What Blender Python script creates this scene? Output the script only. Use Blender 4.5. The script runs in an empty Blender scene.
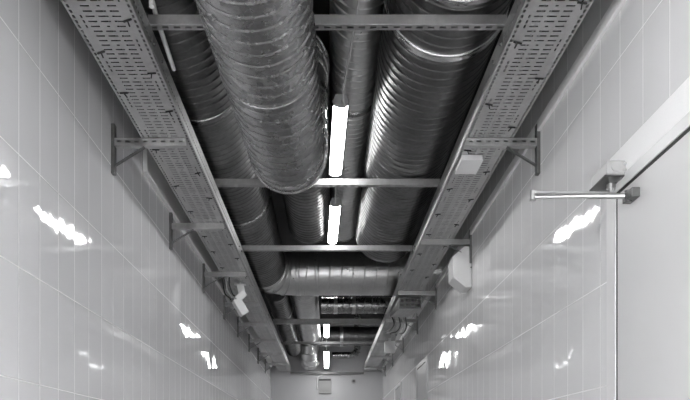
import bpy, math, random
from mathutils import Vector, Matrix
random.seed(7)
PI = math.pi
sc = bpy.context.scene
COL = sc.collection
H = 1.05            # eye height above the floor; build heights below are relative to the eye and lifted by H

# ------------------------------------------------------------------ materials
def nt(name):
    m = bpy.data.materials.new(name); m.use_nodes = True
    t = m.node_tree; t.nodes.clear()
    o = t.nodes.new('ShaderNodeOutputMaterial'); b = t.nodes.new('ShaderNodeBsdfPrincipled')
    t.links.new(b.outputs[0], o.inputs[0])
    return m, t, b
def math_(t, op, a, b=None, c=None, clamp=False):
    n = t.nodes.new('ShaderNodeMath'); n.operation = op; n.use_clamp = clamp
    for i, v in enumerate((a, b, c)):
        if v is None: continue
        if isinstance(v, (int, float)): n.inputs[i].default_value = v
        else: t.links.new(v, n.inputs[i])
    return n.outputs[0]
def mixc(t, f, a, b):
    n = t.nodes.new('ShaderNodeMix'); n.data_type = 'RGBA'
    for s, v in ((0, f), (6, a), (7, b)):
        if isinstance(v, (int, float)): n.inputs[s].default_value = v
        elif isinstance(v, tuple): n.inputs[s].default_value = v
        else: t.links.new(v, n.inputs[s])
    return n.outputs[2]
def noise(t, vec, scale, detail=2, rough=.5):
    n = t.nodes.new('ShaderNodeTexNoise'); n.inputs['Scale'].default_value = scale
    n.inputs['Detail'].default_value = detail; n.inputs['Roughness'].default_value = rough
    if vec is not None: t.links.new(vec, n.inputs['Vector'])
    return n.outputs['Fac']
def g(v, tint=0.0): return (v, v, v + tint, 1)

def plain(name, v, rough=.5, metal=0.0, tint=0.0, var=.06, nscale=12, bump=0.0, spec=.5):
    m, t, b = nt(name)
    tc = t.nodes.new('ShaderNodeTexCoord')
    f = noise(t, tc.outputs['Object'], nscale, 4)
    t.links.new(mixc(t, f, g(v*(1-var), tint), g(min(1, v*(1+var)), tint)), b.inputs['Base Color'])
    b.inputs['Roughness'].default_value = rough; b.inputs['Metallic'].default_value = metal
    b.inputs['Specular IOR Level'].default_value = spec
    if bump:
        bn = t.nodes.new('ShaderNodeBump'); bn.inputs['Strength'].default_value = bump; bn.inputs['Distance'].default_value = .002
        t.links.new(noise(t, tc.outputs['Object'], nscale*6, 3), bn.inputs['Height']); t.links.new(bn.outputs[0], b.inputs['Normal'])
    return m

def tile_wall(name, axis, u0, du, v0, dv, base=.77, tint=.014):
    m, t, b = nt(name)
    tc = t.nodes.new('ShaderNodeTexCoord'); sp = t.nodes.new('ShaderNodeSeparateXYZ')
    t.links.new(tc.outputs['Object'], sp.inputs[0])
    U = math_(t, 'DIVIDE', math_(t, 'SUBTRACT', sp.outputs[axis], u0), du)
    V = math_(t, 'DIVIDE', math_(t, 'SUBTRACT', sp.outputs[2], v0), dv)
    def seam(X, d, w):
        fr = math_(t, 'FRACT', X)
        e = math_(t, 'MINIMUM', fr, math_(t, 'SUBTRACT', 1.0, fr))
        e = math_(t, 'MULTIPLY', e, d)
        return math_(t, 'SUBTRACT', 1.0, math_(t, 'DIVIDE', e, w, clamp=True), clamp=True)
    s = math_(t, 'MAXIMUM', seam(U, du, .0036), seam(V, dv, .0036))
    s2 = math_(t, 'MULTIPLY', s, 2.2, clamp=True)
    cmb = t.nodes.new('ShaderNodeCombineXYZ')
    t.links.new(math_(t, 'FLOOR', U), cmb.inputs[0]); t.links.new(math_(t, 'FLOOR', V), cmb.inputs[1])
    wn = t.nodes.new('ShaderNodeTexWhiteNoise'); t.links.new(cmb.outputs[0], wn.inputs[0])
    sp2 = t.nodes.new('ShaderNodeSeparateColor'); t.links.new(wn.outputs['Color'], sp2.inputs[0])
    tu = math_(t, 'MULTIPLY', math_(t, 'SUBTRACT', sp2.outputs[0], .5), math_(t, 'FRACT', U))
    tv = math_(t, 'MULTIPLY', math_(t, 'SUBTRACT', sp2.outputs[1], .5), math_(t, 'FRACT', V))
    wav = noise(t, tc.outputs['Object'], 2.3, 1)
    wav2 = noise(t, tc.outputs['Object'], 9.0, 1)
    h = math_(t, 'MULTIPLY', tu, .0012)
    h = math_(t, 'ADD', h, math_(t, 'MULTIPLY', tv, .0032))
    h = math_(t, 'ADD', h, math_(t, 'MULTIPLY', wav, .0035))
    h = math_(t, 'ADD', h, math_(t, 'MULTIPLY', wav2, .0005))
    h = math_(t, 'SUBTRACT', h, math_(t, 'MULTIPLY', s, .0012))
    bn = t.nodes.new('ShaderNodeBump'); bn.inputs['Strength'].default_value = 1; bn.inputs['Distance'].default_value = 1.0
    t.links.new(h, bn.inputs['Height']); t.links.new(bn.outputs[0], b.inputs['Normal'])
    tone = math_(t, 'MULTIPLY', sp2.outputs[2], .5)
    c = mixc(t, tone, g(base, tint), g(base*.95, tint))
    c = mixc(t, s2, c, g(.94, .0))
    t.links.new(c, b.inputs['Base Color'])
    t.links.new(math_(t, 'ADD', math_(t, 'MULTIPLY', s2, .5), .035), b.inputs['Roughness'])
    b.inputs['IOR'].default_value = 1.5
    return m

def galv(name, v, rough, dirt=.35, bump=.05):
    m, t, b = nt(name)
    tc = t.nodes.new('ShaderNodeTexCoord')
    n1 = noise(t, tc.outputs['Object'], 5, 5, .6); n2 = noise(t, tc.outputs['Object'], 38, 3, .6)
    f = math_(t, 'ADD', math_(t, 'MULTIPLY', n1, .65), math_(t, 'MULTIPLY', n2, .35))
    f = math_(t, 'MULTIPLY', math_(t, 'SUBTRACT', f, .33), 2.8, clamp=True)
    t.links.new(mixc(t, f, g(v*(1-dirt)), g(v)), b.inputs['Base Color'])
    t.links.new(math_(t, 'ADD', rough+.08, math_(t, 'MULTIPLY', f, -.14)), b.inputs['Roughness'])
    b.inputs['Metallic'].default_value = 1
    bn = t.nodes.new('ShaderNodeBump'); bn.inputs['Strength'].default_value = bump; bn.inputs['Distance'].default_value = .01
    t.links.new(noise(t, tc.outputs['Object'], 7, 2), bn.inputs['Height']); t.links.new(bn.outputs[0], b.inputs['Normal'])
    return m

def emit(name, s):
    m, t, b = nt(name)
    b.inputs['Base Color'].default_value = g(.9)
    b.inputs['Emission Color'].default_value = (1, 1, 1, 1); b.inputs['Emission Strength'].default_value = s
    return m

M = dict(
    wall_l=tile_wall('glossy_tile_left', 1, 2.72, .2, H+.293, .444),
    wall_r=tile_wall('glossy_tile_right', 1, 3.03, .205, H+.293, .444, .80, .004),
    wall_f=plain('painted_end_wall', .58, .45, tint=.012, var=.02, nscale=3),
    floor=plain('floor_screed', .44, .35, var=.06, nscale=3),
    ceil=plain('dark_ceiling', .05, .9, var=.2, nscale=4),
    white=plain('white_coat', .82, .45, var=.02, nscale=60),
    whitepl=plain('white_plastic', .80, .35, var=.02),
    sparkle=plain('white_texture_coat', .96, .55, var=.05, nscale=160, bump=.4),
    door=plain('door_paint', .60, .42, var=.015, nscale=6),
    frame=plain('frame_paint', .70, .35, var=.015),
    dark=plain('dark_rubber_gap_shade', .02, .6),  # black of the ties, also painted as shade in the door gap
    darkgrey=plain('dark_grey_steel', .12, .4, metal=.6),
    grey=plain('grey_paint', .42, .5),
    silver=plain('silver_paint', .44, .4, metal=.2, var=.03),
    alu=plain('satin_aluminium', .55, .28, metal=.9, var=.04),
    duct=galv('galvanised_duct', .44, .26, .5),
    ductd=galv('shaded_galvanised_duct', .23, .36, .45),  # darker copy of the duct metal, low light painted into its tone
    elbow=galv('bright_galvanised_elbow', .78, .31, .2, .05),
    band=galv('foil_band', .85, .22, .2, .5),
    tray=galv('galvanised_tray', .60, .42, .18, .05),
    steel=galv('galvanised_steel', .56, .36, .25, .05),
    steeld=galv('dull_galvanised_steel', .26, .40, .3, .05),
    cable=plain('grey_cable', .55, .5), cabled=plain('black_cable', .03, .5),
    lamp=emit('lamp_diffuser', 26.0), tube=emit('fill_tube', 200.0),  # second glow is for the added fill tubes
)

# ------------------------------------------------------------------ mesh builder
class MB:
    def __init__(s): s.v = []; s.f = []; s.sm = []
    def add(s, vs, fs, smooth=False):
        o = len(s.v); s.v += [tuple(p) for p in vs]
        s.f += [tuple(i+o for i in f) for f in fs]; s.sm += [smooth]*len(fs)
    def box(s, x0, x1, y0, y1, z0, z1):
        vs = [(x, y, z) for x in (x0, x1) for y in (y0, y1) for z in (z0, z1)]
        s.add(vs, [(0,1,3,2),(4,6,7,5),(0,4,5,1),(2,3,7,6),(0,2,6,4),(1,5,7,3)])
        return s
    def prism(s, poly, axis, a0, a1):
        n = len(poly)
        def P(p, a):
            return {0: (a, p[0], p[1]), 1: (p[0], a, p[1]), 2: (p[0], p[1], a)}[axis]
        vs = [P(p, a0) for p in poly] + [P(p, a1) for p in poly]
        fs = [tuple(range(n))[::-1], tuple(range(n, 2*n))] + [(i, (i+1) % n, (i+1) % n+n, i+n) for i in range(n)]
        s.add(vs, fs); return s
    def tube(s, pts, r, n=10, caps=True):
        pts = [Vector(p) for p in pts]; rings = []
        up = None
        for i, p in enumerate(pts):
            d = (pts[min(i+1, len(pts)-1)] - pts[max(i-1, 0)]).normalized()
            if up is None:
                up = d.orthogonal().normalized()
            up = (up - d*up.dot(d)).normalized(); w = d.cross(up)
            rings.append([p + (up*math.cos(2*PI*k/n) + w*math.sin(2*PI*k/n))*r for k in range(n)])
        vs = [q for R in rings for q in R]
        fs = [(i*n+k, i*n+(k+1) % n, (i+1)*n+(k+1) % n, (i+1)*n+k) for i in range(len(pts)-1) for k in range(n)]
        s.add(vs, fs, True)
        if caps:
            s.add(rings[0], [tuple(range(n))[::-1]]); s.add(rings[-1], [tuple(range(n))])
        return s
    def bar(s, a, b, w, h):          # rectangular bar from a to b, w sideways, h upwards
        a = Vector(a); b = Vector(b); d = (b-a).normalized()
        up = Vector((0,0,1)); 
        if abs(d.z) > .95: up = Vector((0,1,0))
        sd = d.cross(up).normalized(); up = sd.cross(d)
        vs = [p + sd*sx*w/2 + up*sz*h/2 for p in (a, b) for sx in (-1, 1) for sz in (-1, 1)]
        s.add(vs, [(0,1,3,2),(4,6,7,5),(0,4,5,1),(2,3,7,6),(0,2,6,4),(1,5,7,3)]); return s
    def build(s, name, mat, parent=None, loc=(0,0,0), bevel=0, solid=0):
        me = bpy.data.meshes.new(name); me.from_pydata(s.v, [], s.f)
        me.polygons.foreach_set('use_smooth', s.sm); me.materials.append(M[mat]); me.validate(); me.update()
        import bmesh
        bm = bmesh.new(); bm.from_mesh(me); bmesh.ops.recalc_face_normals(bm, faces=bm.faces) if len(bm.faces) < 3000 else None
        bm.to_mesh(me); bm.free()
        o = bpy.data.objects.new(name, me); COL.objects.link(o); o.location = loc
        if parent: o.parent = parent
        if bevel:
            b = o.modifiers.new('bevel', 'BEVEL'); b.width = bevel; b.segments = 2; b.limit_method = 'ANGLE'
        if solid:
            q = o.modifiers.new('sheet', 'SOLIDIFY'); q.thickness = solid; q.offset = 0
        return o

def tag(o, label, cat, group=None):
    o['label'] = label; o['category'] = cat
    if group: o['group'] = group
    return o
def thing(name, label, cat, loc, rz=0, group=None):
    o = bpy.data.objects.new(name, None); COL.objects.link(o); o.empty_display_size = .1
    o.location = (loc[0], loc[1], loc[2]+H); o.rotation_euler = (0, 0, rz)
    return tag(o, label, cat, group)
def struct(name, mb, mat, **k):
    o = mb.build(name, mat, **k); o['kind'] = 'structure'; return o
def copy_tree(o, parent=None):
    c = o.copy(); COL.objects.link(c)
    if parent: c.parent = parent
    for ch in list(o.children): copy_tree(ch, c)
    return c

# ------------------------------------------------------------------ the setting
XL, XR, YE, YB, ZC = -1.215, 1.20, 14.9, -4.0, 2.85
struct('floor', MB().box(XL-.12, XR+.12, YB-.12, YE+.12, -.12, 0), 'floor')
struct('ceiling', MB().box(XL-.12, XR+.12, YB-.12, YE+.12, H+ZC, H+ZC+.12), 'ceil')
struct('wall_left', MB().box(XL-.12, XL, YB-.12, YE+.12, 0, H+ZC), 'wall_l')
struct('wall_right', MB().box(XR, XR+.12, YB-.12, YE+.12, 0, H+ZC), 'wall_r')
struct('wall_far', MB().box(XL, XR, YE, YE+.12, 0, H+ZC), 'wall_f')
struct('wall_near', MB().box(XL, XR, YB-.12, YB, 0, H+ZC), 'wall_f')
# white strips running along both walls above the trays' shadow
struct('trim_1', MB().box(XR-.018, XR, YB, YE, H+1.815, H+1.875), 'white', bevel=.003)
struct('trim_2', MB().box(XL, XL+.03, 4.55, YE, H+1.86, H+2.06), 'white', bevel=.003)
struct('baseboard_left', MB().box(XL, XL+.012, YB, YE, 0, .09), 'frame', bevel=.003)

def door(name, y0, y1, ztop, jamb, leafmat, lab=None, gap=.014, head=.047):
    """door lying flush in the right wall, y0 near edge, y1 far edge; ztop relative to the eye"""
    d = bpy.data.objects.new(name, None); COL.objects.link(d); d.location = (XR, (y0+y1)/2, 0); d['kind'] = 'structure'
    yc = (y0+y1)/2; a, b = y0-yc, y1-yc; zt = ztop+H
    MB().box(-.012, .03, a+gap, b-gap, .006, zt-gap).build('door_leaf', leafmat, d, bevel=.002)
    MB().box(-.0112, .02, a-.002, b+.002, .0, zt+.002).build('gap_shade', 'dark', d)  # dark sheet standing in for the shade in the gap round the leaf
    f = MB(); f.box(-.016, .02, b, b+jamb, 0, zt+head); f.box(-.016, .02, a-jamb, a, 0, zt+head); f.box(-.016, .02, a, b, zt, zt+head)
    f.build('door_frame', 'frame', d, bevel=.002)
    return d
d1 = door('door_1', 1.86, 2.836, 1.073, .088, 'door')
hb = MB(); hb.tube([(-.012, -.42, H-.02), (-.06, -.42, H-.02), (-.06, -.30, H-.02)], .009); hb.box(-.02, -.01, -.445, -.395, H-.12, H+.05)
hb.build('door_handle', 'alu', d1)
d2 = door('door_2', 8.3, 9.1, 1.12, .07, 'frame')
d3 = door('door_3', 11.2, 12.05, 1.12, .07, 'grey')
# ------------------------------------------------------------------ door closer over the near door
c = thing('door_closer', 'silver door closer with folded arm mounted on white plate above near right door', 'door closer', (XR, 2.83, 1.14))
MB().box(-.012, 0, -1.05, .07, -.018, .10).build('mounting_plate', 'sparkle', c, bevel=.003)
b = MB(); b.box(-.088, -.012, -.09, .07, -.028, .028)
body = b.build('closer_body', 'silver', c, bevel=.006)
MB().tube([(-.052, -.089, 0), (-.052, -.094, 0)], .019, 24).build('end_plug', 'grey', body)
for z in (-.013, .013): MB().tube([(-.017, -.089, z), (-.017, -.095, z)], .006, 12).build('valve_screw', 'alu', body)
MB().box(-.096, -.014, -.085, .075, -.034, -.028).build('bottom_plate', 'darkgrey', c, bevel=.001)
MB().tube([(-.035, 0, -.034), (-.035, 0, -.052)], .018, 20).tube([(-.035, 0, -.052), (-.035, 0, -.085)], .012, 16).build('pinion', 'alu', c)
MB().bar((-.02, 0, -.074), (-.36, -.01, -.072), .028, .010).tube([(-.36, -.01, -.064), (-.36, -.01, -.105)], .013, 16).build('main_arm', 'alu', c, bevel=.002)
fa = MB(); fa.tube([(-.36, -.01, -.09), (-.17, -.095, -.118)], .0075, 12); fa.tube([(-.17, -.095, -.118), (-.03, -.163, -.143)], .0105, 12)
fa.build('forearm', 'alu', c)
MB().box(-.045, -.012, -.215, -.13, -.163, -.127).tube([(-.035, -.163, -.168), (-.035, -.163, -.122)], .014, 16).build('door_shoe', 'steeld', c, bevel=.003)

# ------------------------------------------------------------------ perforated cable trays
def perforated(mb, us, holes, pitch, rows, vs, place, v_off=0):
    """sheet of cells with slots left open; holes(row) -> set of (ucell, vcell)"""
    nu = len(us); idx = {}
    def vert(i, r, j):
        v = r*pitch + vs[j]
        k = (i, r, j) if j < len(vs)-1 else (i, r+1, 0)
        if k not in idx:
            idx[k] = len(V); V.append(place(us[i], v))
        return idx[k]
    V = []; F = []
    for r in range(rows):
        hs = holes(r)
        for j in range(len(vs)-1):
            for i in range(nu-1):
                if (i, j) in hs: continue
                F.append((vert(i, r, j), vert(i+1, r, j), vert(i+1, r, j+1), vert(i, r, j+1)))
    mb.add(V, F)
TW = .268
US = [0, .008, .018, .039, .047, .062, .098, .113, .128, .140, .155, .170, .206, .221, .229, .250, .260, TW]
PIT = .033; VS = [0, .006, .0110, .0205, .0265, PIT]
def base_holes(r):
    h = set()
    for i in (1, 15):
        for j in (1, 2, 3): h.add((i, j))
    h.add((5, 2)); h.add((11, 2))
    if r % 4 == 0: h.add((8, 2))
    else: h |= {(7, 2), (8, 2), (9, 2)}
    if r % 10 in (0, 1, 2): h |= {(3, j) for j in (1, 2, 3)}
    if r % 10 in (5, 6, 7): h |= {(13, j) for j in (1, 2, 3)}
    return h
SU = [0, .03, .042, .062, .074, .10]
def side_holes(r): return {(1, 1), (1, 2), (1, 3), (3, 2)} if r % 2 else {(1, 1), (1, 2), (1, 3)}
ZT = 1.78
BY = {1: [3.90, 5.33, 6.75], 0: [3.90, 5.73, 7.54]}
def tray(name, label, x0, y0, y1, inner):
    t = thing(name, label, 'cable tray', (x0, y0, ZT), 0)
    rows = int((y1-y0)/PIT)
    m = MB(); perforated(m, US, base_holes, PIT, rows, VS, lambda u, v: (u, v, 0)); m.build('base_plate', 'tray', t, solid=.0016)
    for X in (0, TW):
        m = MB(); perforated(m, SU, side_holes, PIT, rows, VS, lambda u, v: (X, v, u))
        m.add([(X, 0, .10), (X, rows*PIT, .10), (X+(.012 if X == 0 else -.012), rows*PIT, .10), (X+(.012 if X == 0 else -.012), 0, .10)], [(0,1,2,3)])
        m.build('side_rail', 'tray', t, solid=.0016)
    # black ties hooked through the slots, some with their tails hanging
    k = 0; y = 4.05
    while y < 8.6:
        u = (.043, .225)[k % 2]; a = random.uniform(-.5, .5)
        if min(abs(y-1.5-q) for q in BY[inner]) < .08: y += .12
        m = MB(); m.bar((u-.020*math.cos(a), y-.02*math.sin(a), -.004), (u+.020*math.cos(a), y+.02*math.sin(a), -.004), .007, .005)
        m.bar((u, y, -.004), (u+random.uniform(-.012, .012), y+.030, -.010), .005, .004); m.build('cable_tie', 'dark', t)
        k += 1; y += random.uniform(.16, .34)
    # joint plates with bolts, every three metres
    y = 1.65
    while y < y1-y0-.3:
        for X, s in ((-.002, -1), (TW+.002, 1)):
            j = MB().box(X-.0012, X+.0012, y-.10, y+.10, .012, .088).build('joint_plate', 'steel', t)
            for dy in (-.07, .07): MB().tube([(X, y+dy, .05), (X+s*.008, y+dy, .05)], .007, 8).build('bolt', 'steeld', j)
        y += 3.0
    return t
tray('cable_tray', 'long perforated galvanised cable tray running along the left wall', -.775-TW, -1.5, YE, 1)
tray('cable_tray', 'long perforated galvanised cable tray running along the right wall', .78, -1.5, YE, 0)

for nm, x0 in (('left', -.775-TW), ('right', .78)):  # cables added inside the trays so the slots read dark
    m = MB()
    for k in range(6):
        c = .04 + .037*k + random.uniform(-.003, .003); r = random.choice((.012, .015, .017)); ph = random.uniform(0, 6)
        m.tube([(x0+c+.004*math.sin(ph+j*1.7), -1.4+j*.4, H+ZT+r+.003) for j in range(41)], r, 8)
    tag(m.build('slot_shade_cables', 'cabled'), f'black cables lying side by side along the {nm} tray, seen through its slots', 'cables')

# ------------------------------------------------------------------ cantilever brackets (wall post, slotted arm, brace)
def bracket(side, y, label):
    X = XL if side < 0 else XR
    t = thing('cantilever_bracket', label, 'bracket', (X, y, 1.755), 0, 'brackets on the left wall' if side < 0 else 'brackets on the right wall')
    s = 1 if side < 0 else -1                   # towards the middle of the corridor
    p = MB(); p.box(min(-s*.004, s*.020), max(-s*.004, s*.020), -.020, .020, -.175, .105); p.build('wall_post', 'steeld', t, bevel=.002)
    L = .445
    a = MB(); us = [0, .006, .014, .027, .035, .041]; 
    rows = int((L-.02)/.05)
    perforated(a, us, lambda r: {(2, 1)}, .05, rows, [0, .012, .036, .05], lambda u, v: (s*(.02+v), -.0205, -.020+u))
    for zz in (-.020, .021):
        a.add([(s*.02, -.0205, zz), (s*(.02+rows*.05), -.0205, zz), (s*(.02+rows*.05), .0205, zz), (s*.02, .0205, zz)], [(0,1,2,3)])
    a.add([(s*.02, .0205, -.020), (s*(.02+rows*.05), .0205, -.020), (s*(.02+rows*.05), .0205, .021), (s*.02, .0205, .021)], [(0,1,2,3)])
    a.build('arm', 'steel', t, solid=.002)
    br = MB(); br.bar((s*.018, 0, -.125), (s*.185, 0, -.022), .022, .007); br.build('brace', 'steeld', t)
    return t
ordn = ['nearest', 'second', 'third', 'fourth', 'fifth', 'sixth', 'seventh', 'eighth', 'farthest']
ly = [3.90, 5.33, 6.75, 8.10, 9.35, 10.7, 12.1, 13.5]
for i, y in enumerate(ly):
    lab = ('slotted steel bracket carrying the left tray, nearest of those on the left wall' if i == 0 else
           'slotted steel bracket carrying the left tray, farthest of those on the left wall' if i == len(ly)-1 else
           f'slotted steel bracket carrying the left tray, {ordn[i]} from the front on the left wall')
    bracket(-1, y, lab)
ry = [3.90, 5.73, 7.54, 9.1, 10.8, 12.5, 14.1]
for i, y in enumerate(ry):
    lab = ('slotted steel bracket carrying the right tray, nearest of those on the right wall' if i == 0 else
           'slotted steel bracket carrying the right tray, farthest of those on the right wall' if i == len(ry)-1 else
           f'slotted steel bracket carrying the right tray, {ordn[i]} from the front on the right wall')
    bracket(1, y, lab)

# ------------------------------------------------------------------ cross struts between the trays
def strut(y, z, label, mat='steel', hh=.041):
    x0, x1 = -.787, .792
    t = thing('cross_strut', label, 'strut', (x0, y, z), 0, 'struts spanning between the trays')
    L = x1-x0; rows = int(L/.05); p = L/rows
    m = MB()
    perforated(m, [0, .014, .027, .041], lambda r: {(1, 1)}, p, rows, [0, .010, .038, p], lambda u, v: (v, u, 0))
    for yy in (0, .041): m.add([(0, yy, 0), (L, yy, 0), (L, yy, hh), (0, yy, hh)], [(0,1,2,3)])
    for yy, ye in ((0, .010), (.041, .031)):
        m.add([(0, yy, hh), (L, yy, hh), (L, ye, hh), (0, ye, hh)], [(0,1,2,3)])
    m.build('channel', mat, t, solid=.0025)
    for x, s in ((0, 1), (L, -1)):
        MB().box(min(x, x+s*.004), max(x, x+s*.004), -.006, .047, .0, hh+.005).build('end_plate', 'steeld', t)
    return t
strut(3.02, 1.881, 'long galvanised strut crossing between trays at the top, nearest the camera')
strut(4.82, 1.881, 'galvanised strut crossing just past the end of the big low duct')
strut(6.36, 1.881, 'galvanised strut crossing just in front of the wide cross duct')
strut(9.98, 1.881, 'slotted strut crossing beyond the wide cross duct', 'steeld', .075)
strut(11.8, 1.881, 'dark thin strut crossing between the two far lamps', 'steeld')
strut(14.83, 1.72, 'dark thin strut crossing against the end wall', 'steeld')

# ------------------------------------------------------------------ spiral ducts
def frame_of(d):
    d = Vector(d).normalized()
    a = Vector((0,0,1)) if abs(d.z) < .9 else Vector((1,0,0))
    u = d.cross(a).normalized(); return d, u, u.cross(d)
def spiral(mb, P, d, L, R, pitch=.075, n=64, hand=1, ridge=.0048):
    P = Vector(P); d, u, w = frame_of(d)
    prof = [(0, 0), (.004, 0), (pitch-.015, 0), (pitch-.011, 0), (pitch-.008, ridge), (pitch-.003, ridge)]
    turns = int(L/pitch)+2; m = len(prof)
    V = []; rowsN = turns*m
    for k in range(-1, turns):
        for (py, pr) in prof:
            for i in range(n+1):
                y = min(max(k*pitch + py + pitch*i/n, 0), L)
                a = hand*2*PI*i/n; r = R+pr
                V.append(P + d*y + (u*math.cos(a)+w*math.sin(a))*r)
    F = []
    rows = (turns+1)*m
    for q in range(rows-1):
        for i in range(n):
            a, b_, c_, e = q*(n+1)+i, q*(n+1)+i+1, (q+1)*(n+1)+i+1, (q+1)*(n+1)+i
            if (V[a]-V[e]).length < 1e-6 and (V[b_]-V[c_]).length < 1e-6: continue
            F.append((a, b_, c_, e) if hand > 0 else (a, e, c_, b_))
    mb.add(V, F, True)
    return P + d*L
def ring(mb, P, d, R, w, n=64, lip=.006):
    P = Vector(P); d, u, v = frame_of(d)
    prof = [(-w/2, 0), (-w/2, lip), (-w/2+.006, lip+.004), (-w/2+.012, lip), (w/2-.012, lip), (w/2-.006, lip+.004), (w/2, lip), (w/2, 0)]
    V = [P + d*py + (u*math.cos(2*PI*i/n)+v*math.sin(2*PI*i/n))*(R+pr) for (py, pr) in prof for i in range(n)]
    mb.add(V, [(q*n+i, q*n+(i+1) % n, (q+1)*n+(i+1) % n, (q+1)*n+i) for q in range(len(prof)-1) for i in range(n)], True)
def disc(mb, P, d, R, n=48):
    P = Vector(P); d, u, v = frame_of(d)
    mb.add([P+(u*math.cos(2*PI*i/n)+v*math.sin(2*PI*i/n))*R for i in range(n)], [tuple(range(n))])
def elbow(mb, P, d, tdir, Rb, R, gores=5, ang=PI/2, n=64):
    """segmented bend starting at P heading d and turning towards tdir"""
    P = Vector(P); d = Vector(d).normalized(); tdir = Vector(tdir).normalized(); C = P + tdir*Rb; side = d.cross(tdir)
    def cen(a): return C - tdir*math.cos(a)*Rb + d*math.sin(a)*Rb, -tdir*math.cos(a)+d*math.sin(a)
    def rg(a, rr):
        c_, o = cen(a); return [c_ + (o*math.cos(2*PI*i/n)+side*math.sin(2*PI*i/n))*rr for i in range(n)]
    e = .010/Rb
    for k in range(gores):
        a0, a1 = ang*k/gores, ang*(k+1)/gores
        A, B = rg(a0, R), rg(a1, R)
        mb.add(A+B, [(i, (i+1) % n, (i+1) % n+n, i+n) for i in range(n)], True)
        for aa in ((a0,) if k else ()):
            r0, r1, r2, r3 = rg(aa-e*.5, R), rg(aa-e*.3, R+.011), rg(aa+e*.3, R+.011), rg(aa+e*.5, R)
            mb.add(r0+r1+r2+r3, [(q*n+i, q*n+(i+1) % n, (q+1)*n+(i+1) % n, (q+1)*n+i) for q in range(3) for i in range(n)], True)
    return P + tdir*Rb + d*Rb
Y_ = Vector((0,1,0)); X_ = Vector((1,0,0)); Z_ = Vector((0,0,1))

# big low duct that bends up over the second strut and runs on at a higher level
R1 = .203
t = thing('spiral_duct', 'wide bright spiral duct hanging lowest in the middle, ending in an upward bend', 'duct', (-.215, 3.71, 1.64), -.036)
m = MB(); spiral(m, (0, -5.3, 0), Y_, 5.3, R1, .072); m.build('duct_body', 'duct', t)
for yy in (-.83, -3.8):
    m = MB(); ring(m, (0, yy, 0), Y_, R1, .03, lip=.003); m.build('joint_band', 'duct', t)
m = MB(); P = elbow(m, (0, 0, 0), Y_, Z_, .25, R1, 5); m.build('elbow', 'duct', t)
m = MB(); P2 = P + Z_*.19; spiral(m, P, Z_, .19, R1, .072); m.build('riser', 'duct', t)
m = MB(); P3 = elbow(m, P2, Z_, Y_, .25, .205, 5); m.build('elbow', 'duct', t)
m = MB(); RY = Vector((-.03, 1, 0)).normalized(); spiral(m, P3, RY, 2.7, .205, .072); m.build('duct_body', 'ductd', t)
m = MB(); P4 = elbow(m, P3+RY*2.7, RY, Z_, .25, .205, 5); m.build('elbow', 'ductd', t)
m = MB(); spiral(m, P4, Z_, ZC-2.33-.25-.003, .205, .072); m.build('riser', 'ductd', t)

# left duct that turns right into the wide cross duct
RL, ZL = .28, 2.25
t = thing('spiral_duct', 'shaded spiral duct above the left tray, turning right into a wide cross duct', 'duct', (-.775, 8.15, ZL))
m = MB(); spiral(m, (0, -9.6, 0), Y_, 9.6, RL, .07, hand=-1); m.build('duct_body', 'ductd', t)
for yy in (-4.05, -2.2, -7.1):
    m = MB(); ring(m, (0, yy, 0), Y_, RL, .05); m.build('joint_band', 'duct', t)
m = MB(); P = elbow(m, (0, 0, 0), Y_, X_, .40, RL, 4); m.build('elbow', 'elbow', t)
for q in (.02, .25):
    m = MB(); ring(m, P+X_*q, X_, RL, .05); m.build('joint_band', 'elbow', t)
m = MB(); spiral(m, P, X_, XR-(-.775)-.40-.004, RL, .14); m.build('cross_duct', 'elbow', t)

# big right duct
t = thing('spiral_duct', 'fattest spiral duct, beside the right tray, with crumpled foil band', 'duct', (.585, 6.95, 2.23))
RR = .295
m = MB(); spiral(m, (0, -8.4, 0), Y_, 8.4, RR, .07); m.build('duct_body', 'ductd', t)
for yy in (-4.27, -4.0):
    m = MB(); ring(m, (0, yy, 0), Y_, RR, .03, lip=.009); m.build('joint_band', 'duct', t)
m = MB(); ring(m, (0, -3.58, 0), Y_, RR, .055, lip=.007); m.build('foil_band', 'band', t)
m = MB(); ring(m, (0, -.016, 0), Y_, RR, .03); disc(m, (0, 0, 0), Y_, RR); m.build('end_cap', 'ductd', t)

# small duct above the lamps
t = thing('spiral_duct', 'slim spiral duct running straight above the hanging lamps', 'duct', (.178, -1.5, 2.47))
m = MB(); spiral(m, (0, 0, 0), Y_, 9.0, .16, .07); m.build('duct_body', 'elbow', t)
m = MB(); ring(m, (0, 8.98, 0), Y_, .16, .03); disc(m, (0, 9.0, 0), Y_, .16); m.build('end_cap', 'duct', t)
for yy in (4.0, 6.2):
    m = MB(); ring(m, (0, yy, 0), Y_, .16, .05); m.build('joint_band', 'duct', t)

# far ducts beyond the wide cross duct
t = thing('spiral_duct', 'far bright duct beyond the cross duct, bending right to the right wall', 'duct', (-.30, 9.05, 2.2))
m = MB(); spiral(m, (0, 0, 0), Y_, 3.55, .178, .12); disc(m, (0, 0, 0), Y_, .178); m.build('duct_body', 'elbow', t)
m = MB(); P = elbow(m, (0, 3.55, 0), Y_, X_, .3, .178, 4); m.build('elbow', 'duct', t)
m = MB(); spiral(m, P, X_, 1.196, .178, .14); m.build('cross_duct', 'ductd', t)
m = MB(); ring(m, P+X_*.27, X_, .178, .06, lip=.009); m.build('joint_band', 'elbow', t)
t = thing('spiral_duct', 'far narrow duct beyond the cross duct, tucked beside the left tray', 'duct', (-.68, 9.1, 2.16))
m = MB(); spiral(m, (0, 0, 0), Y_, 5.1, .15, .12); disc(m, (0, 0, 0), Y_, .15); m.build('duct_body', 'ductd', t)
m = MB(); ring(m, (0, 1.3, 0), Y_, .15, .05); m.build('joint_band', 'elbow', t)
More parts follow.
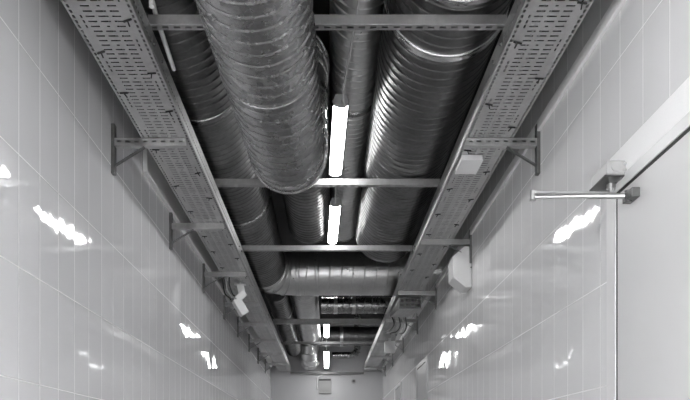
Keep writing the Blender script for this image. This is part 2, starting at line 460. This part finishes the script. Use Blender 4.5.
t = thing('spiral_duct', 'narrow cross duct seen just below and behind the wide cross duct', 'duct', (-.08, 9.62, 2.07))
m = MB(); spiral(m, (0, 0, 0), X_, XR+.084, .11, .10, 40); disc(m, (0, 0, 0), X_, .11); m.build('duct_body', 'duct', t)
for q in (.2, .45):
    m = MB(); ring(m, (q, 0, 0), X_, .11, .05, 40); m.build('joint_band', 'elbow', t)
t = thing('duct_elbow', 'bright segmented duct elbow at the end wall, left of the last lamp', 'duct', (-.36, YE-.004, 2.0))
m = MB(); m2 = elbow(m, (0, -.22, 0), -Y_, Z_, .38, .20, 5); m.build('elbow', 'elbow', t)
m = MB(); spiral(m, (0, 0, 0), -Y_, .22, .20, .07); ring(m, (0, -.2, 0), Y_, .20, .05); m.build('duct_body', 'elbow', t)
m = MB(); spiral(m, m2, Z_, ZC-2.0-.38-.003, .20, .07); m.build('riser', 'duct', t)
t = thing('bent_duct', 'small grey duct curving upward near the end wall, right of the last lamp', 'duct', (.10, 13.9, 1.99))
m = MB(); spiral(m, (0, 0, 0), X_, .38, .065, .05, 32); disc(m, (0, 0, 0), X_, .065); m.build('duct_body', 'duct', t)
m = MB(); P = elbow(m, (.38, 0, 0), X_, Z_, .13, .065, 4, n=32); m.build('elbow', 'duct', t)
m = MB(); spiral(m, P, Z_, ZC-1.99-.13-.003, .065, .05, 32); m.build('riser', 'duct', t)

# ------------------------------------------------------------------ hanging lamps
ZLAMP = 2.12
def lamp(y0, L, label, z=ZLAMP, tilt=0, x=.085, yaw=.02, group='lamps hung along the corridor'):
    t = thing('fluorescent_lamp', label, 'lamp', (x, y0, z), yaw, group); t.rotation_euler = (tilt, 0, yaw)
    w = .047
    MB().prism([(-w, .03), (w, .03), (w*.62, .075), (-w*.62, .075)], 1, .0, L).build('housing', 'whitepl', t, bevel=.003)
    prof = [(w*.96*math.cos(a), .031+.022*math.sin(a)) for a in [PI + PI*k/10 for k in range(11)]]
    MB().prism(prof, 1, .022, L-.022).build('diffuser', 'lamp', t)
    for a, b_ in ((-.004, .022), (L-.022, L+.004)):
        q = [((w+.003)*math.cos(a_), .031+.026*math.sin(a_)) for a_ in [PI + PI*k/10 for k in range(11)]]
        MB().prism(q + [(w*.7, .078), (-w*.7, .078)], 1, a, b_).build('end_cap', 'grey', t, bevel=.002)
    for yy in (.12, L-.12):
        ang = Vector((0, 0, 1))
        MB().tube([(0, yy, .07), (0, yy, .113)], .004, 6).build('hanger', 'steel', t)
    return t
lamp(4.215, 1.09, 'tubular lamp hanging below the slim duct, nearest lamp in view')
lamp(5.92, 1.09, 'tubular lamp hanging just in front of the wide cross duct', x=.075)
lamp(9.85, 1.09, 'added fill lamp hidden high behind the wide cross duct', z=2.5, x=.05)  # out of sight, added to light the far end
lamp(11.34, 1.3, 'short looking tubular lamp hanging before the far cross duct', x=-.01, yaw=.0)
lamp(13.45, 1.2, 'tilted tubular lamp hanging against the end wall', z=1.985, tilt=-.15, x=-.01, yaw=.0)
def fill_tube(y0, L, label, x, z):  # unseen fill tubes, added to brighten the near walls
    t = thing('fill_tube_lamp', label, 'lamp', (x, y0, z), 0, 'added fill tubes behind the camera')
    MB().tube([(0, .03, 0), (0, L-.03, 0)], .035, 16).build('tube', 'tube', t)
    for a, b_ in ((0, .03), (L-.03, L)): MB().box(-.04, .04, a, b_, -.04, .06).build('socket', 'grey', t, bevel=.003)
    for yy in (.015, L-.015): MB().tube([(0, yy, .05), (0, yy, 1.439-z)], .004, 6).build('hanger', 'steel', t)
fill_tube(-1.1, 1.5, 'added fill tube hung low over the camera, out of the picture', -.375, 1.15)
fill_tube(-3.2, 1.5, 'added fill tube hung low near the rear wall, out of the picture', -.42, 1.15)

def cable(name, pts, r, mat, label, sub=8):
    P = [Vector((p[0], p[1], p[2]+H)) for p in pts]; out = []
    Q = [P[0]] + P + [P[-1]]
    for i in range(1, len(Q)-2):
        for k in range(sub):
            s = k/sub; a, b_, c_, d = Q[i-1], Q[i], Q[i+1], Q[i+2]
            out.append(.5*((2*b_)+(c_-a)*s+(2*a-5*b_+4*c_-d)*s*s+(3*b_-a-3*c_+d)*s**3))
    out.append(P[-1])
    o0 = out[0].copy()
    o = MB().tube([p-o0 for p in out], r, 8).build(name, mat, None, o0)
    return tag(o, label, 'cable')
cable('power_cable', [(.11, 2.15, 2.19), (.15, 2.9, 2.16), (.145, 3.35, 2.15), (.115, 3.75, 2.13), (.095, 4.02, 2.08), (.11, 4.12, 2.07), (.09, 4.205, 2.15)], .006, 'cable', 'grey cable dropping to the near end of the nearest lamp')
cable('power_cable', [(.065, 5.30, 2.15), (.07, 5.6, 2.13), (.072, 5.91, 2.15)], .006, 'cable', 'grey cable linking the two nearest lamps')
cable('power_cable', [(-.01, 12.63, 2.155), (-.005, 12.9, 1.975), (-.01, 13.46, 2.03)], .007, 'cable', 'grey cable linking the two far lamps')
cable('white_hose', [(-.745, 2.93, 1.90), (-.75, 2.955, 1.945), (-.76, 3.1, 1.945), (-.755, 3.4, 1.895)], .011, 'whitepl', 'white hose bent over the nearest strut beside the left tray')

# ------------------------------------------------------------------ boxes, speaker, plates
t = thing('junction_box', 'small white flat box under the right tray, beyond its nearest bracket', 'box', (.80, 4.1, ZT))
MB().box(0, .125, 0, .20, -.03, -.0006).build('box_body', 'whitepl', t, bevel=.004)
MB().box(-.003, .128, -.003, .203, -.036, -.03).build('box_lid', 'white', t, bevel=.002)

t = thing('wall_speaker', 'white wedge shaped wall box under the second bracket on the right wall', 'speaker', (XR, 5.82, 1.555))
MB().prism([(0, -.17), (-.05, -.175), (-.155, -.09), (-.155, .085), (-.06, .17), (0, .165)], 1, -.10, .12).build('cabinet', 'whitepl', t, bevel=.006)
MB().prism([(-.012, -.14), (-.05, -.145), (-.14, -.08), (-.14, .075), (-.055, .14), (-.012, .135)], 1, -.106, -.10).build('front_panel', 'white', t, bevel=.002)
MB().tube([(-.006, -.104, -.01), (-.006, -.112, -.01)], .006, 10).build('screw', 'darkgrey', t)

t = thing('camera_housing', 'white angled box hanging under the left tray on a short bracket', 'camera', (-.90, 7.15, 1.60))
MB().box(-.06, .06, -.03, .03, .150, .158).tube([(0, 0, .152), (0, 0, .176)], .012).build('top_plate', 'whitepl', t, bevel=.002)
MB().bar((.0, .0, .152), (.03, -.02, .03), .07, .035).build('hanger_arm', 'whitepl', t, bevel=.004)
MB().bar((.045, -.03, .06), (-.03, -.05, -.02), .10, .07).build('upper_body', 'whitepl', t, bevel=.008)
MB().bar((-.04, -.05, -.01), (.05, -.02, -.16), .11, .085).build('lower_body', 'whitepl', t, bevel=.008)
for k, (dx, col) in enumerate(((0, 'cabled'), (.03, 'cable'), (.06, 'cabled'))):
    cable('signal_cable', [(-1.03+dx, 6.85, 1.772), (-1.035+dx, 6.88, 1.70), (-1.03+dx, 6.95, 1.62+.02*k), (-.99+dx*.5, 7.02, 1.585+.02*k), (-.985+.02*k, 7.05, 1.575+.02*k)],
          .007, col, ('outermost black', 'middle grey', 'innermost black')[k] + ' cable looping from the left tray to the white hanging box')

# step plate and short lower tray under the right tray
t = thing('tray_step', 'dark perforated drop piece hanging under the right tray behind its third bracket', 'cable tray', (.80, 7.62, ZT))
def ph(r): return {(i, j) for i in (1, 3) for j in (1,)}
m = MB(); perforated(m, [0, .025, .05, .08, .105, .13], ph, .06, 4, [0, .012, .048, .06], lambda u, v: (v, 0, -.175+u)); m.build('face_plate', 'darkgrey', t, solid=.003)
m = MB(); perforated(m, US[:16], base_holes, PIT, 34, VS, lambda u, v: (u*.95, v, -.175+.13*v/1.12)); m.build('base_plate', 'steel', t, solid=.002)
for X in (0, .238):
    m = MB(); m.add([(X, 0, -.175), (X, 1.12, -.045), (X, 1.12, -.004), (X, 0, -.045)], [(0,1,2,3)]); m.build('side_rail', 'steeld', t, solid=.002)
for k in range(5):
    dx = .82+.045*k
    cable('loose_cable', [(dx, 8.8, 1.768), (dx+.05, 8.95+.05*k, 1.68), (dx+.02, 9.3, 1.665-.01*k), (dx-.02, 9.7, 1.70), (dx+.03, 10.05+.06*k, 1.768)], .008, ('cabled', 'cable')[k % 2],
          ('black cable sagging under the right tray, closest to the corridor middle', 'pale cable sagging under the right tray, second from the corridor middle', 'black cable sagging at the centre under the right tray',
           'pale cable sagging under the right tray, second from the wall', 'black cable sagging under the right tray, closest to the wall')[k])
# white box far under right tray
t = thing('junction_box', 'white square box hung low under the far right tray', 'box', (.88, 10.5, 1.55))
MB().box(0, .16, 0, .12, 0, .17).build('box_body', 'whitepl', t, bevel=.006)
MB().box(.06, .10, .04, .08, .17, .228).build('hanger', 'whitepl', t, bevel=.002)

# ------------------------------------------------------------------ things on the end wall
t = thing('wall_vent', 'grey square vent with dark top slot on the end wall', 'vent', (-.045, YE, 1.465))
MB().box(-.14, .14, -.03, 0, -.16, .16).build('vent_frame', 'grey', t, bevel=.004)
MB().box(-.125, .125, -.036, -.03, .115, .15).build('dark_slot', 'dark', t)
m = MB()
for k in range(8): m.bar((-.12, -.033, -.14+.03*k), (.12, -.033, -.14+.03*k), .010, .016)
m.build('louvre', 'grey', t)
t = thing('wall_sensor', 'small round grey sensor on the end wall, right of the vent', 'sensor', (.575, YE, 1.57))
MB().tube([(0, 0, 0), (0, -.025, 0)], .05, 20).build('sensor_base', 'grey', t)
MB().tube([(0, -.025, 0), (0, -.045, 0)], .028, 16).build('sensor_head', 'darkgrey', t)
cable('white_pipe', [(-.21, YE-.02, 1.40), (-.21, YE-.02, 1.60), (-.17, YE-.02, 1.67), (-.10, YE-.03, 1.70)], .016, 'whitepl', 'white pipe curving up the end wall beside the vent')

# ------------------------------------------------------------------ camera and view
cam = bpy.data.cameras.new('camera'); co = bpy.data.objects.new('camera', cam); COL.objects.link(co)
co.location = (0, 0, H); co.rotation_euler = (PI/2, 0, 0)
cam.sensor_width = 36; cam.lens = 36; cam.sensor_fit = 'HORIZONTAL'
cam.shift_x = (345-327)/690; cam.shift_y = (454-200)/690
cam.clip_start = .05
sc.camera = co
w = bpy.data.worlds.new('world'); sc.world = w; w.use_nodes = True
w.node_tree.nodes['Background'].inputs[0].default_value = (.5, .5, .5, 1); w.node_tree.nodes['Background'].inputs[1].default_value = .3
vs = sc.view_settings
vs.view_transform = 'Standard'; vs.look = 'None'; vs.gamma = 1; vs.use_curve_mapping = False
vs.exposure = 0.5
